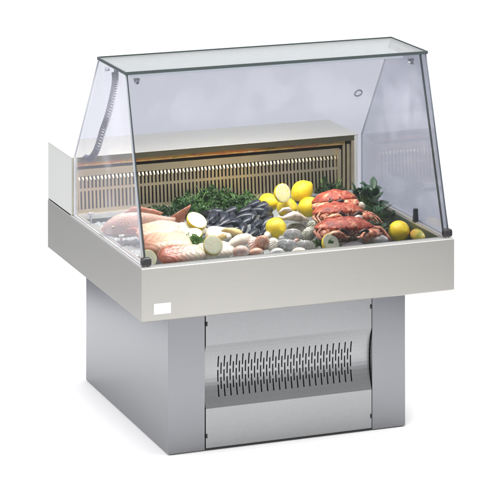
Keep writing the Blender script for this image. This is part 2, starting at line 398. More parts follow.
# ================================================================== FOOD MATERIALS
def skin(name, c0, c1, sc, rough=.4, bs=.3, bd=.0008, bsc=None, **kw):
    m = mat(name, c0, rough, **kw); v = coords(m); f = ntex(m, v, sc, 5)
    setc(m, ramp(m, f, [(.35, c0), (.65, c1)])); bump(m, ntex(m, v, bsc or sc*6, 3), bs, bd); return m
M['lemon'] = skin('lemon_peel', (.78,.56,.015), (.86,.70,.04), 32, .38, .9, .0011, 380, Subsurface_Weight=.12, Subsurface_Scale=.006)
M['pith'] = mat('lemon_pith', (.88,.86,.62), .5)
m = M['pulp'] = mat('lemon_pulp', (.88,.84,.3), .22, Subsurface_Weight=.3, Subsurface_Scale=.006)
t, b = nodes(m); c = t.nodes.new('ShaderNodeTexCoord'); sx = t.nodes.new('ShaderNodeSeparateXYZ'); t.links.new(c.outputs['Object'], sx.inputs[0])
an = math_(m, 'ARCTAN2', sx.outputs[1], sx.outputs[0]); seg = math_(m, 'ABSOLUTE', math_(m, 'SINE', math_(m, 'MULTIPLY', an, 4.5)))
rr = math_(m, 'MULTIPLY', math_(m, 'POWER', math_(m, 'ADD', math_(m, 'POWER', sx.outputs[0], 2.), math_(m, 'POWER', sx.outputs[1], 2.)), .5), 30)
seg = math_(m, 'MULTIPLY', seg, math_(m, 'MINIMUM', 1., math_(m, 'ADD', rr, .15)))
pulp_n = ntex(m, coords(m), 260, 2)
setc(m, mixc(m, ramp(m, seg, [(.12,(0,0,0)),(.30,(1,1,1))]), (.90,.88,.66), ramp(m, pulp_n, [(.35,(.86,.80,.24)),(.65,(.92,.89,.50))])))
bump(m, pulp_n, .4, .001)
m = M['palepulp'] = m.copy(); m.name = 'pale_lemon_pulp'
for n_ in m.node_tree.nodes:
    if n_.type == 'VALTORGB' and n_.color_ramp.elements[1].color[2] > .4 and n_.color_ramp.elements[1].color[2] < .6:
        n_.color_ramp.elements[0].color = (.86,.84,.50,1); n_.color_ramp.elements[1].color = (.93,.92,.72,1)
M['mussel_edge'] = mat('mussel_lip', (.16,.17,.19), .4)
M['tan'] = skin('tan_shell', (.50,.34,.12), (.80,.64,.30), 45, .35, .4, .0006, 200)
def shellmat(name, cs, rough=.38, freq=2300, mixn=.5):
    m = mat(name, cs[0], rough); t, b = nodes(m); c = t.nodes.new('ShaderNodeTexCoord')
    ln_ = t.nodes.new('ShaderNodeVectorMath'); ln_.operation = 'LENGTH'
    sub_ = t.nodes.new('ShaderNodeVectorMath'); sub_.operation = 'ADD'; sub_.inputs[1].default_value = (.02,0,0)
    t.links.new(c.outputs['Object'], sub_.inputs[0]); t.links.new(sub_.outputs[0], ln_.inputs[0])
    nz = ntex(m, coords(m), 70, 3)
    wv = math_(m, 'SINE', math_(m, 'ADD', math_(m, 'MULTIPLY', ln_.outputs['Value'], freq), math_(m, 'MULTIPLY', nz, 5)))
    f = math_(m, 'ADD', math_(m, 'MULTIPLY', wv, .05), ntex(m, coords(m), 55, 5))
    setc(m, ramp(m, f, [(.25+.2*i, c_) for i, c_ in enumerate(cs)])); bump(m, wv, .14, .0004); return m
M['mussel'] = shellmat('mussel_shell', [(.006,.008,.013),(.014,.018,.027),(.055,.066,.088)], .24)
M['pink_shell'] = shellmat('pink_white_shell', [(.62,.24,.18),(.78,.52,.42),(.86,.80,.70)])
M['brown_shell'] = shellmat('brown_pink_shell', [(.45,.19,.12),(.66,.36,.24),(.80,.66,.54)])
M['cream_shell'] = shellmat('cream_shell', [(.62,.50,.32),(.80,.74,.60),(.88,.85,.76)])
M['grey_shell'] = shellmat('grey_shell', [(.25,.26,.24),(.58,.58,.55),(.82,.82,.79)])
M['greengrey_shell'] = shellmat('green_grey_shell', [(.14,.15,.10),(.34,.35,.27),(.58,.58,.50)])
M['white_shell'] = skin('white_shell', (.80,.79,.74), (.88,.87,.83), 40, .3, .2, .0005)

def fillet_mat(name, pink, cream, a, b_, freq=330.):
    m = mat(name, cream, .28, Subsurface_Weight=.22, Subsurface_Scale=.012); t, bs = nodes(m)
    c = t.nodes.new('ShaderNodeTexCoord'); s_ = t.nodes.new('ShaderNodeSeparateXYZ'); t.links.new(c.outputs['Object'], s_.inputs[0])
    nz = ntex(m, coords(m, 'Object', (1,1,1)), 30, 4)
    g_ = math_(m, 'ADD', s_.outputs[0], math_(m, 'MULTIPLY', math_(m, 'SUBTRACT', nz, .5), .05))
    mr = t.nodes.new('ShaderNodeMapRange'); mr.inputs[1].default_value = a; mr.inputs[2].default_value = b_; t.links.new(g_, mr.inputs[0])
    # muscle bands
    w_ = math_(m, 'SINE', math_(m, 'ADD', math_(m, 'MULTIPLY', math_(m, 'SUBTRACT', s_.outputs[0], math_(m, 'ABSOLUTE', s_.outputs[1])), freq), math_(m, 'MULTIPLY', nz, 10)))
    dark = tuple(x*.74 for x in pink); lite = tuple(min(.93, x*1.15+.04) for x in pink)
    pk = mixc(m, math_(m, 'MULTIPLY', math_(m, 'ADD', w_, 1), .5), dark, lite)
    cr_ = mixc(m, math_(m, 'MULTIPLY', math_(m, 'ADD', w_, 1), .5), tuple(x*.90 for x in cream), cream)
    setc(m, mixc(m, ramp(m, mr.outputs[0], [(0,(0,0,0)),(.5,(.55,.55,.55)),(1,(1,1,1))]), pk, cr_)); bump(m, math_(m, 'ADD', w_, nz), .22, .0012); return m
M['fil1'] = fillet_mat('pale_fillet', (.76,.42,.28), (.76,.66,.49), -.075, -.02)
M['fil2'] = fillet_mat('pink_cream_fillet', (.68,.33,.20), (.76,.65,.46), -.060, .005)
M['fil3'] = fillet_mat('red_fillet', (.60,.20,.12), (.76,.66,.49), -.035, .030)
M['fil4'] = fillet_mat('white_fillet', (.74,.62,.42), (.79,.75,.64), -.08, -.03)
M['fish'] = mat('pink_fish_skin', (.75,.3,.25), .3, Subsurface_Weight=.1, Subsurface_Scale=.01)
m = M['fish']; t, b = nodes(m); vor = t.nodes.new('ShaderNodeTexVoronoi'); vor.inputs['Scale'].default_value = 170; t.links.new(coords(m), vor.inputs['Vector'])
c = t.nodes.new('ShaderNodeTexCoord'); s_ = t.nodes.new('ShaderNodeSeparateXYZ'); t.links.new(c.outputs['Object'], s_.inputs[0])
mr = t.nodes.new('ShaderNodeMapRange'); mr.inputs[1].default_value = -.030; mr.inputs[2].default_value = .034
t.links.new(math_(m, 'ADD', s_.outputs[2], math_(m, 'ADD', math_(m, 'MULTIPLY', ntex(m, coords(m), 25, 4), .020), math_(m, 'MULTIPLY', vor.outputs['Distance'], .014))), mr.inputs[0])
setc(m, ramp(m, mr.outputs[0], [(0,(.84,.76,.70)),(.45,(.78,.60,.52)),(1,(.58,.39,.32))])); bump(m, vor.outputs['Distance'], .7, .0012)
M['fin'] = skin('fish_fin', (.55,.20,.14), (.70,.38,.29), 50, .35, .6, .001, 260)
M['eye'] = mat('fish_eye', (.02,.02,.02), .1); M['eyering'] = mat('fish_eye_ring', (.75,.6,.3), .25)
def leafmat(name, c0, c1, sc=22): return skin(name, c0, c1, sc, .42, .5, .0008, 300, Subsurface_Weight=0)
M['parsley'] = leafmat('parsley_leaf', (.018,.065,.020), (.12,.25,.07)); M['parsley_b'] = leafmat('bright_parsley_leaf', (.07,.20,.035), (.20,.36,.09))
M['stalk'] = mat('herb_stalk', (.20,.34,.09), .5); M['herb'] = leafmat('dark_herb_leaf', (.018,.05,.02), (.05,.105,.04))
M['bay'] = leafmat('broad_leaf', (.022,.060,.032), (.05,.11,.055), 30)
# crab
m = M['crab'] = mat('crab_shell', (.6,.15,.07), .33)
v = coords(m); f = ntex(m, v, 52, 8, .75)
setc(m, ramp(m, f, [(.37,(.10,.028,.018)),(.46,(.33,.045,.022)),(.55,(.50,.10,.045)),(.64,(.70,.42,.25))])); bump(m, math_(m, 'ADD', ntex(m, v, 300, 3), f), .8, .002)
m = M['crabtan'] = mat('crab_underside', (.7,.55,.4), .4)
v = coords(m); f = ntex(m, v, 130, 5, .7)
setc(m, ramp(m, f, [(.38,(.03,.022,.02)),(.47,(.30,.15,.10)),(.58,(.72,.56,.40)),(.70,(.84,.76,.64))])); bump(m, f, .9, .003)
m = M['crableg'] = mat('crab_leg', (.6,.35,.2), .38)
v = coords(m); f = ntex(m, v, 60, 5, .6)
setc(m, ramp(m, f, [(.36,(.13,.035,.02)),(.5,(.42,.12,.06)),(.64,(.70,.50,.32))])); bump(m, ntex(m, v, 260, 3), .4, .001)
m = M['crabclaw'] = mat('crab_claw_shell', (.6,.2,.1), .36)
v = coords(m); f = ntex(m, v, 75, 8, .75)
setc(m, ramp(m, f, [(.36,(.20,.04,.025)),(.47,(.58,.13,.06)),(.56,(.74,.42,.24)),(.66,(.84,.74,.58))])); bump(m, ntex(m, v, 300, 3), .6, .0012)
M['clawtip'] = mat('claw_tip', (.03,.02,.018), .3)
M['paleclaw'] = skin('pale_claw', (.42,.36,.27), (.80,.74,.62), 60, .35, .5, .001, 240)
m = M['mango'] = mat('mango_skin', (.6,.5,.1), .35)
f = ntex(m, coords(m, 'Object', (1,1,1)), 16, 3); setc(m, ramp(m, f, [(.36,(.22,.26,.05)),(.50,(.50,.40,.07)),(.64,(.52,.30,.07))])); bump(m, ntex(m, coords(m), 300), .15, .0005)  # ochre and olive painted as the lemon mirrored in the liner
m = M['ice'] = mat('crushed_ice', (.33,.36,.36), .2)
bump(m, ntex(m, coords(m), 180, 4), .5, .002)

# ================================================================== FOOD BUILDERS
BED = lambda y: .555+.04*y
def nz(p, s, a, seed=0): return noise.noise(Vector(p)*s+Vector((seed*3.1,seed*7.7,seed)))*a
# crushed ice: one sheet of small broken lumps
vv = []; ff = []; NXi, NYi = 150, 110
for j in range(NYi+1):
    for i in range(NXi+1):
        x = .040+i*(.79/NXi); y = .030+j*(.640/NYi)
        c1_ = noise.voronoi(Vector((x*75,y*75,0)))[0]
        edge = max(0, (x-.76)/.07)
        dip = max(0,1-((x-.50)/.16)**4-((y-.48)/.24)**4); z = BED(y)-.020-.028*dip+.010*(c1_[1]-c1_[0])-.045*edge**1.5
        vv.append((x+nz((x,y,0),60,.003), y+nz((x,y,1),60,.003), z))
for j in range(NYi):
    for i in range(NXi): a = j*(NXi+1)+i; ff.append((a,a+1,a+NXi+2,a+NXi+1))
ice = new('crushed_ice', vv, ff, M['ice']); ice['kind'] = 'stuff'; ice['label'] = 'white crushed ice showing between the seafood in the steel tub'; ice['category'] = 'ice'

def lemon_mesh(r=.032, seed=0):
    mb = MB(); rings = []; n = 32
    for i in range(1, 24):
        a = PI*i/24; z = -math.cos(a)*r*1.12; rad = math.sin(a)*r
        tipf = abs(math.cos(a))**14
        z += math.copysign(tipf*r*.16, z)
        rings.append([((rad*(1+nz((math.cos(2*PI*j/n),math.sin(2*PI*j/n),z*20),1.3,.05,seed)))*math.cos(2*PI*j/n), rad*math.sin(2*PI*j/n), z) for j in range(n)])
    mb.loft(rings); return mb
def whole_lemon(loc, rot, label, r=.032, seed=0, group='whole lemons among the seafood'):
    t = root('lemon', loc, label, 'lemon', group, rot)
    lemon_mesh(r, seed).build('peel', M['lemon'], t, smooth=True)
    mb = MB(); mb.tube([(0,0,-r*1.24),(0,0,-r*1.29)], [.0034,.0022], 8); mb.build('stem_scar', M['stalk'], t, smooth=True); return t
def half_lemon(loc, rot, label, r=.030, pale=False, group='halved lemons among the seafood'):
    t = root('lemon_half', loc, label, 'lemon', group, rot)
    mb = MB(); rings = []; n = 36
    for i in range(0, 11):
        a = PI/2*i/10; z = -math.cos(a)*r*(.95); rad = math.sin(a)*r
        if i == 0: rad = .001
        rings.append([(rad*math.cos(2*PI*j/n), rad*math.sin(2*PI*j/n), z) for j in range(n)])
    rings.append([(r*.955*math.cos(2*PI*j/n), r*.955*math.sin(2*PI*j/n), .0009) for j in range(n)])
    mb.loft(rings, cap=False); mb.build('peel', M['lemon'], t, smooth=True)
    mb = MB(); mb.loft([[(r*.955*math.cos(2*PI*j/n), r*.955*math.sin(2*PI*j/n), .0008) for j in range(n)], [(r*.86*math.cos(2*PI*j/n), r*.86*math.sin(2*PI*j/n), .0012) for j in range(n)]], cap=False)
    mb.build('pith', M['pith'], t, smooth=True)
    mb = MB(); vs_ = [(0,0,.0016)]
    for k in range(1, 6):
        for j in range(n): q = r*.865*k/5; vs_.append((q*math.cos(2*PI*j/n), q*math.sin(2*PI*j/n), .0015+nz((j,k,0),1.7,.0005)))
    fs = [(0,1+j,1+(j+1)%n) for j in range(n)]
    for k in range(4):
        for j in range(n): fs.append((1+k*n+j,1+(k+1)*n+j,1+(k+1)*n+(j+1)%n,1+k*n+(j+1)%n))
    mb.add(vs_, fs); mb.build('pulp', M['palepulp'] if pale else M['pulp'], t, smooth=True); return t

def valve(L, W, H, up=1, ribs=0, pointed=.5, seed=0):
    mb = MB(); n = 20 if not ribs else 96; vs_ = []; fs = []; m_ = 10
    for i in range(m_+1):          # rings from rim to crown
        k = i/m_
        for j in range(n):
            a = 2*PI*j/n; ca, sa = math.cos(a), math.sin(a)
            wid = W*(1-pointed*.55*(.5-.5*ca)**1.2) if True else W
            q = (1-k)
            rx = L/2*ca*q-(.22*L*pointed)*k; ry = wid/2*sa*q
            h = H*(1-q**2.2)**.62*(1+(.07*math.cos(ribs*a)*min(1,q*1.5) if ribs else 0))
            rb = 1+(.05*math.cos(ribs*a) if ribs else 0)*q
            vs_.append((rx*rb, ry*rb, up*(h+.0004)))
    for i in range(m_):
        for j in range(n): fs.append((i*n+j,i*n+(j+1)%n,(i+1)*n+(j+1)%n,(i+1)*n+j))
    fs.append(tuple(range(n)))
    mb.add(vs_, fs); return mb
def shell(name, loc, rot, label, cat, group, L, W, H, m, ribs=0, pointed=.5, gape=0):
    t = root(name, loc, label, cat, group, rot)
    a = valve(L,W,H,1,ribs,pointed).build('shell_valve', m, t, smooth=True); b = valve(L,W,H*.9,-1,ribs,pointed).build('shell_valve', m, t, smooth=True)
    a.rotation_euler = (0,-gape,0)
    return t

def fillet(loc, rot, label, m, L, W, H, seed=0, bend=.15, cat='fish fillet', name='fish_fillet', group='fish fillets lying beside the left glass', taper=.5):
    mb = MB(); rings = []; n = 40
    for i in range(31):
        t_ = i/30; u = t_*2-1
        wd = W/2*max(.04, (1-abs(u)**5)**.5)*(1-taper*.5*(u+1)/2)
        hh = H*max(.05, (1-abs(u)**6)**.5)*(1-taper*.45*(u+1)/2)
        r_ = []
        for j in range(n):
            a = 2*PI*j/n+.0001; ca, sa = math.cos(a), math.sin(a)
            y = wd*math.copysign(abs(ca)**.72, ca); z = (hh*abs(sa)**.68*(1-.10*math.exp(-(ca/.13)**2)) if sa > 0 else -hh*.25*abs(sa))
            z += bend*(-(u*L/2)**2*4)+bend*.0
            p = Vector((u*L/2, y, z)); nn = nz(p, 30, .0022, seed); r_.append((p.x, p.y+nn, p.z+nn*.7+nz(p,14,.006,seed+3)))
        rings.append(r_)
    mb.loft(rings); o = mb.build(name, m, None, smooth=True, loc=loc, rot=rot); return tag(o, label, cat, group)

def leaf_clump(cx, n, ext, size, seed, spread=1.0, stalkpts=None):
    """curled many-lobed leaflets spread through a low mound"""
    rd = random.Random(seed); mb = MB()
    for _ in range(n):
        while True:
            p = Vector((rd.uniform(-1,1), rd.uniform(-1,1), rd.uniform(0,1)))
            if p.x**2+p.y**2+p.z**2 < 1: break
        p = Vector((p.x*ext[0], p.y*ext[1], p.z*ext[2]*(.72+.75*noise.noise(Vector((p.x*2.6,p.y*2.6,seed))))))
        s_ = size*rd.uniform(.6,1.3)
        e = Euler((rd.gauss(0,.8), rd.gauss(0,.8), rd.uniform(0,2*PI))).to_matrix()
        k = 9; vs_ = [p]; 
        for j in range(k):
            a = 2*PI*j/k+rd.uniform(-.2,.2); q = s_*(1.0 if j % 2 else .55)*rd.uniform(.8,1.2)
            vs_.append(p+e@Vector((q*math.cos(a), q*math.sin(a)*.8, s_*.45*math.sin(a*3+seed)+rd.uniform(-.15,.15)*s_)))
        mb.add(vs_, [(0,1+j,1+(j+1)%k) for j in range(k)])
    return mb
def parsley(loc, label, n, ext, size, seed, m, name='parsley', cat='parsley', group=None, rot=0):
    t = root(name, loc, label, cat, group, (0,0,rot))
    leaf_clump(0, n, ext, size, seed).build('leaves', m, t)
    rd = random.Random(seed+5); mb = MB()
    for k in range(max(5, n//45)):
        a = rd.uniform(-ext[0], ext[0])*.8; b_ = rd.uniform(-ext[1], ext[1])*.7
        mb.tube([(a*.3,b_*.3-.2*ext[1],0), (a*.7,b_*.7,ext[2]*.45), (a,b_,ext[2]*rd.uniform(.6,1.0))], [.0014,.0012,.0008], 5)
    mb.build('stalks', M['stalk'], t, smooth=True); return t

def leaf_mesh(L, W, fold=.25, bendz=.2):
    mb = MB(); vs_ = []; fs = []; n = 10; top = []
    for i in range(n+1):
        t_ = i/n; w_ = W/2*math.sin(PI*min(1,t_**.85))**.8 if 0 < t_ < 1 else .0004
        x = L*t_; z = -bendz*L*t_*t_
        for k in (-1,-.5,0,.5,1): vs_.append((x, w_*k, z+abs(k)*w_*fold+.0009*math.sin(i*2.1)*abs(k)))
    for i in range(n):
        for k in range(4): a = i*5+k; fs.append((a,a+1,a+6,a+5))
    mb.add(vs_, fs); return mb
def sprig(loc, label, leaves, m, group=None, name='leafy_sprig', cat='leaves', L=.05, W=.026):
    t = root(name, loc, label, cat, group)
    st = MB()
    for (dx,dy,dz,rz,ry,rx,sc) in leaves:
        o = leaf_mesh(L*sc, W*sc).build('leaf', m, t, smooth=True, loc=(dx,dy,dz), rot=(rx,ry,rz)); sm = o.modifiers.new('so','SOLIDIFY'); sm.thickness = .0005
        st.tube([(dx*.4,dy*.4,-.01),(dx*.8,dy*.8,dz*.6),(dx,dy,dz)], [.002,.0016,.001], 6)
    st.build('stalks', M['stalk'], t, smooth=True); return t

def claw_mb(s=1.0, mi=0):
    """one pincer: palm, fixed finger; built along +x"""
    a = MB(); a.tube([(-.012*s,0,0),(0,0,0),(.012*s,0,.002*s),(.026*s,0,.003*s),(.036*s,0,0),(.047*s,0,-.005*s),(.058*s,0,-.003*s)], [.004*s,.009*s,.0145*s,.0155*s,.011*s,.006*s,.0018*s], 14, 0, .62)
    return a
def finger_mb(s=1.0):
    b = MB(); b.tube([(.028*s,0,.010*s),(.036*s,0,.014*s),(.047*s,0,.012*s),(.057*s,0,.004*s)], [.005*s,.0062*s,.0045*s,.0015*s], 12, 0, .7); return b
def crab(loc, rot, label, seed, W=.165, legs=True):
    t = root('crab', loc, label, 'crab', 'whole crabs stacked in the tub', rot)
    # carapace: wide oval with crimped pie-crust margin, highest in the middle
    n = 72; rings = []; m_ = 12
    def outline(a, q):
        x = W/2*math.cos(a)*q; y = W*.33*math.sin(a)*q*(1.0 if math.sin(a) < 0 else .92)
        cr_ = 1+.022*math.cos(26*a)*(q**6)
        if math.sin(a) < 0: x *= 1.0
        return x*cr_, y*cr_
    for i in range(m_+1):
        q = math.sin(PI/2*(1-i/m_)) if i < m_ else .02; rr_ = []
        for j in range(n):
            a = 2*PI*j/n; x, y = outline(a, q); z = .027*(1-q**3)**.85+.002 if q < 1 else .002
            z += nz((x,y,0), 42, .008*(1-q**3), seed)
            rr_.append((x,y,z))
        rings.append(rr_)
    mb = MB(); rim_ = [(p[0]*1.0,p[1]*1.0,-.004) for p in rings[0]]
    mb.loft([rim_]+rings); mb.build('carapace', M['crab'], t, smooth=True)
    # underside with mouthparts
    rings = []
    for i in range(9):
        q = .95*math.cos(PI/2*i/8)+.02; rr_ = []
        for j in range(40):
            a = 2*PI*j/40; x, y = outline(a, q); rr_.append((x,y,-.003-.040*math.sin(PI/2*i/8)+nz((x,y,3),70,.008,seed)))
        rings.append(rr_)
    mb = MB(); mb.loft(rings); und = mb.build('underside', M['crabtan'], t, smooth=True)
    mb = MB()
    for s_ in (-1,1):
        mb.tube([(s_*.004,-W*.31,-.004),(s_*.005,-W*.335,-.014),(s_*.006,-W*.30,-.024)], [.004,.005,.003], 8)
        mb.tube([(s_*.014,-W*.31,-.003),(s_*.013,-W*.33,-.012),(s_*.011,-W*.29,-.022)], [.003,.004,.002], 8)
    mb.build('mouthparts', M['crabtan'], t, smooth=True)
    for s_ in (-1,1):
        mb = MB(); mb.tube([(s_*.016,-W*.315,.004),(s_*.017,-W*.338,.006)], [.0016,.0019], 8); mb.build('eye', M['clawtip'], t, smooth=True)
    # claws folded in front
    for s_ in (-1,1):
        arm = MB(); arm.tube([(s_*W*.34,-W*.20,-.010),(s_*W*.47,-W*.30,-.014),(s_*W*.44,-W*.40,-.016)], [.009,.011,.009], 12)
        c_ = arm.build('claw', M['crableg'], t, smooth=True)
        pm = claw_mb(1.22).build('palm', M['crabclaw'], c_, smooth=True); fg = finger_mb(1.22).build('pincer', M['clawtip'], c_, smooth=True)
        for o_ in (pm, fg):
            o_.location = (s_*W*.43,-W*.42,-.016); o_.rotation_euler = (.35*s_ if s_ > 0 else -.35, .05, PI-.12 if s_ > 0 else .12)
            if s_ > 0: o_.rotation_euler = (-.35, .05, PI+.12)
    if legs:
        rd = random.Random(seed)
        for s_ in (-1,1):
            for k in range(4 if s_ > 0 else 2):
                y0 = -W*.12+k*W*.11; sp = .9+.1*k
                mb = MB(); fw = (-.25+.24*k)
                pts = [(s_*W*.36,y0,-.010),(s_*W*.46,y0+fw*.02,.000),(s_*W*.52,y0+fw*.03,-.012),(s_*W*.50,y0-.02,-.026),(s_*W*.44,y0-.035,-.036)] if s_ < 0 else [(s_*W*.36,y0,-.010),(s_*(W*.50),y0+fw*.03,-.002),(s_*(W*.60+.008*k),y0+fw*.06,-.008+rd.uniform(-.003,.003)),(s_*(W*.65+.010*k),y0+fw*.08-.02,-.026+rd.uniform(-.004,.004)),(s_*(W*.66+.012*k),y0+fw*.09-.04,-.040)]
                mb.tube(pts, [.0046,.0042,.0048,.0027,.0008], 10); mb.build('leg', M['crableg'], t, smooth=True)
    return t

def whole_fish(loc, rot, label):
    t = root('whole_fish', loc, label, 'fish', None, rot); t.scale = (.93,.93,.93)
    # x from nose (-) to tail (+); z up
    st = [(-.150,.000,.004,.004),(-.142,.000,.016,.010),(-.125,.002,.028,.017),(-.10,.004,.040,.023),(-.07,.005,.046,.026),(-.03,.004,.045,.026),(.01,.002,.039,.022),(.05,0,.028,.017),(.085,-.002,.017,.011),(.110,-.002,.012,.007),(.120,-.002,.013,.004)]
    mb = MB(); rings = []
    for x, zc, h, w_ in st: rings.append([(x, w_*math.cos(2*PI*j/20), zc+h*math.sin(2*PI*j/20)) for j in range(20)])
    mb.loft(rings); mb.build('body', M['fish'], t, smooth=True, sub=1)
    mb = MB(); vs_ = []; fs = []
    def fan(base, tips, th):
        a = MB(); n = len(tips); v_ = [(*base[0],)] ; 
        pts = [Vector(b_) for b_ in base]; tp_ = [Vector(p) for p in tips]
        v_ = []; 
        for k in range(len(tips)):
            f = k/(len(tips)-1); b_ = pts[0].lerp(pts[1], f)
            for s_ in range(4): 
                p = b_.lerp(tp_[k], s_/3); p = p+Vector((0, th*(1 if k % 2 else -1)*s_/3, 0)); v_.append(p)
        f_ = [(k*4+s_, k*4+s_+1, (k+1)*4+s_+1, (k+1)*4+s_) for k in range(n-1) for s_ in range(3)]
        a.add(v_, f_); return a
    tail = fan([(.100,0,-.015),(.100,0,.014)], [(.160,.004,-.046),(.163,.003,-.034),(.158,.001,-.022),(.154,0,-.010),(.153,0,0),(.156,0,.012),(.162,0,.025),(.168,-.003,.038),(.168,-.004,.052)], .0012).build('tail_fin', M['fin'], t, smooth=True)
    dors = fan([(-.075,0,.049),(.060,0,.024)], [(-.062,0,.056),(-.05,0,.066),(-.03,0,.067),(-.01,0,.062),(.01,0,.056),(.03,0,.050),(.05,0,.042),(.07,0,.032)], .0010).build('dorsal_fin', M['fin'], t, smooth=True)
    pec = fan([(-.075,-.024,.000),(-.070,-.024,-.010)], [(-.045,-.034,.010),(-.038,-.036,.003),(-.036,-.036,-.005),(-.040,-.034,-.013),(-.050,-.032,-.018)], .0008).build('pectoral_fin', M['fin'], t, smooth=True)
    for o_ in (tail, dors, pec): s_ = o_.modifiers.new('so','SOLIDIFY'); s_.thickness = .0016
    mb = MB(); mb.tube([(-.118,-.0150,.010),(-.118,-.0185,.010)], [.0065,.005], 14); e = mb.build('eye', M['eyering'], t, smooth=True)
    mb = MB(); mb.tube([(-.118,-.0180,.010),(-.118,-.0195,.010)], [.0038,.0028], 12); mb.build('pupil', M['eye'], e, smooth=True)
    return t

# ================================================================== FOOD PLACED (metres, lying on the ice)
whole_fish((0.1470,0.4184,0.6097), (.25,0,.12), 'whole pink fish behind the side glass, its forked red tail towards the parsley')
fillet((0.1930,0.3831,0.5923), (.42,.03,-.12), 'pale cream fish fillet just in front of the whole pink fish', M['fil1'], .165, .100, .020, 1)
fillet((0.1622,0.2399,0.5886), (.45,.02,-.04), 'thick fish fillet, deep pink on its left end, between two other fillets', M['fil2'], .160, .100, .024, 2)
fillet((0.1726,0.1350,0.5764), (.40,0,.08), 'fish fillet with blood red left end lying nearest the front rim', M['fil3'], .150, .085, .024, 3)
fillet((0.2935,0.1711,0.5718), (.3,0,.15), 'white fish fillet below the pale upright lemon half at the front rim', M['fil4'], .125, .085, .022, 4)
fillet((0.2902,0.3736,0.5859), (.35,0,.25), 'small white fillet under the tilted pale lemon half', M['fil4'], .105, .080, .020, 5)
fillet((0.3563,0.3138,0.5816), (.35,0,-.4), 'small white fillet between the little parsley sprig and the tan mussel', M['fil4'], .085, .070, .018, 6)
fillet((0.2120,0.2904,0.5966), (.4,-.2,.5), 'small folded red scrap of fish beside the parsley sprig', M['fil3'], .035, .026, .016, 8, name='fish_piece', cat='fish piece', group=None)

half_lemon((0.0574,0.1010,0.5890), (1.0,-.1,.25), 'pale halved lemon in the front left corner next to the black corner cap', .026, True)
half_lemon((0.3044,0.3679,0.6197), (.62,.12,.2), 'pale halved lemon tilted up under the dark parsley', .033, True)
half_lemon((0.2704,0.1346,0.6004), (.95,.15,-.2), 'pale halved lemon leaning in front beside the small parsley sprig', .030, True)
half_lemon((0.2653,0.2955,0.5968), (.45,-.1,-.5), 'pale halved lemon lying almost flat behind the small parsley sprig', .028, True)
half_lemon((0.5940,0.3827,0.6753), (1.32,0,.28), 'halved lemon standing upright on top of the lemon heap', .0295)
half_lemon((0.6189,0.0567,0.5933), (1.05,0,.25), 'halved lemon with a green sprig at its centre below the front crab', .029, True)
whole_lemon((0.5211,0.2575,0.6013), (1.75,.1,.2), 'single whole lemon between the black mussels and the grey clams', .031, 1)
whole_lemon((0.5887,0.4965,0.6199), (1.2,.9,.2), 'whole lemon at the left of the heap beside the mussels', .030, 2)
whole_lemon((0.6242,0.4244,0.6170), (1.5,-.6,.1), 'whole lemon below the upright lemon half', .0315, 3)
whole_lemon((0.6945,0.4729,0.6539), (.3,.9,.2), 'whole lemon at the top right of the heap beside the rear crab', .0315, 4)
whole_lemon((0.7010,0.4307,0.6122), (1.3,.1,.9), 'whole lemon at the bottom right of the heap touching the crabs', .031, 5)
whole_lemon((0.9325,0.2577,0.5560), (1.45,.5,.3), 'whole lemon lying alone at the right end of the tub', .032, 6)
# added solid in place of the lemon's reflection in the steel wall
mb = lemon_mesh(.030, 9)
mb.v = [(x*.9, y*.75, z*1.7) for x, y, z in mb.v]
o = mb.build('mango', M['mango'], None, smooth=True, loc=(0.9778,0.1856,0.5530), rot=(1.5,.1,.1)); tag(o, 'yellow green and orange mango tucked in the front right corner', 'mango')

crab((0.7585,0.3651,0.6436), (-.22,-.10,-.30), 'rearmost red crab at the top of the stack beside the lemon heap', 3, .138, False)
crab((0.7370,0.2823,0.6263), (-.20,.07,.10), 'middle crab of the stack, mostly hidden by the front one', 8, .170)
crab((0.7038,0.1566,0.6113), (-.14,.05,-.04), 'largest red crab, lying in front of the others by the rim', 5, .185)
# loose pale claw
t = root('crab_claw', (0.6235,0.2904,0.6126), 'loose pale crab claw with a sharp white tip beside the crabs', 'crab claw', None, (.2,-.25,PI+.15))
claw_mb(1.6).build('palm', M['paleclaw'], t, smooth=True); finger_mb(1.6).build('pincer', M['paleclaw'], t, smooth=True)

# mussels
mus_grp = 'black mussels heaped below the parsley'
mp = [(0.3517,0.3553,0.5792),(0.3880,0.3411,0.5786),(0.4165,0.3238,0.5780),(0.4567,0.2969,0.5769),(0.4966,0.3032,0.5771),(0.3415,0.3879,0.5865),(0.3744,0.3828,0.5863),(0.3975,0.3465,0.5849),(0.4412,0.3368,0.5845),(0.4831,0.3438,0.5848),(0.5101,0.3200,0.5838),(0.3398,0.4029,0.5931),(0.3797,0.4166,0.5937),(0.3992,0.3904,0.5926),(0.4362,0.3957,0.5928),(0.4691,0.3873,0.5925),(0.4975,0.3513,0.5911),(0.5293,0.3606,0.5914),(0.3789,0.4404,0.6026),(0.4079,0.4215,0.6019),(0.4410,0.4260,0.6020),(0.4743,0.4140,0.6016),(0.5031,0.4093,0.6014),(0.5469,0.4044,0.6012),(0.4017,0.4788,0.6102),(0.4471,0.4676,0.6097),(0.4934,0.4596,0.6094),(0.5370,0.4502,0.6090),(0.5658,0.4408,0.6086),(0.5366,0.4971,0.6169),(0.5574,0.4734,0.6159)]
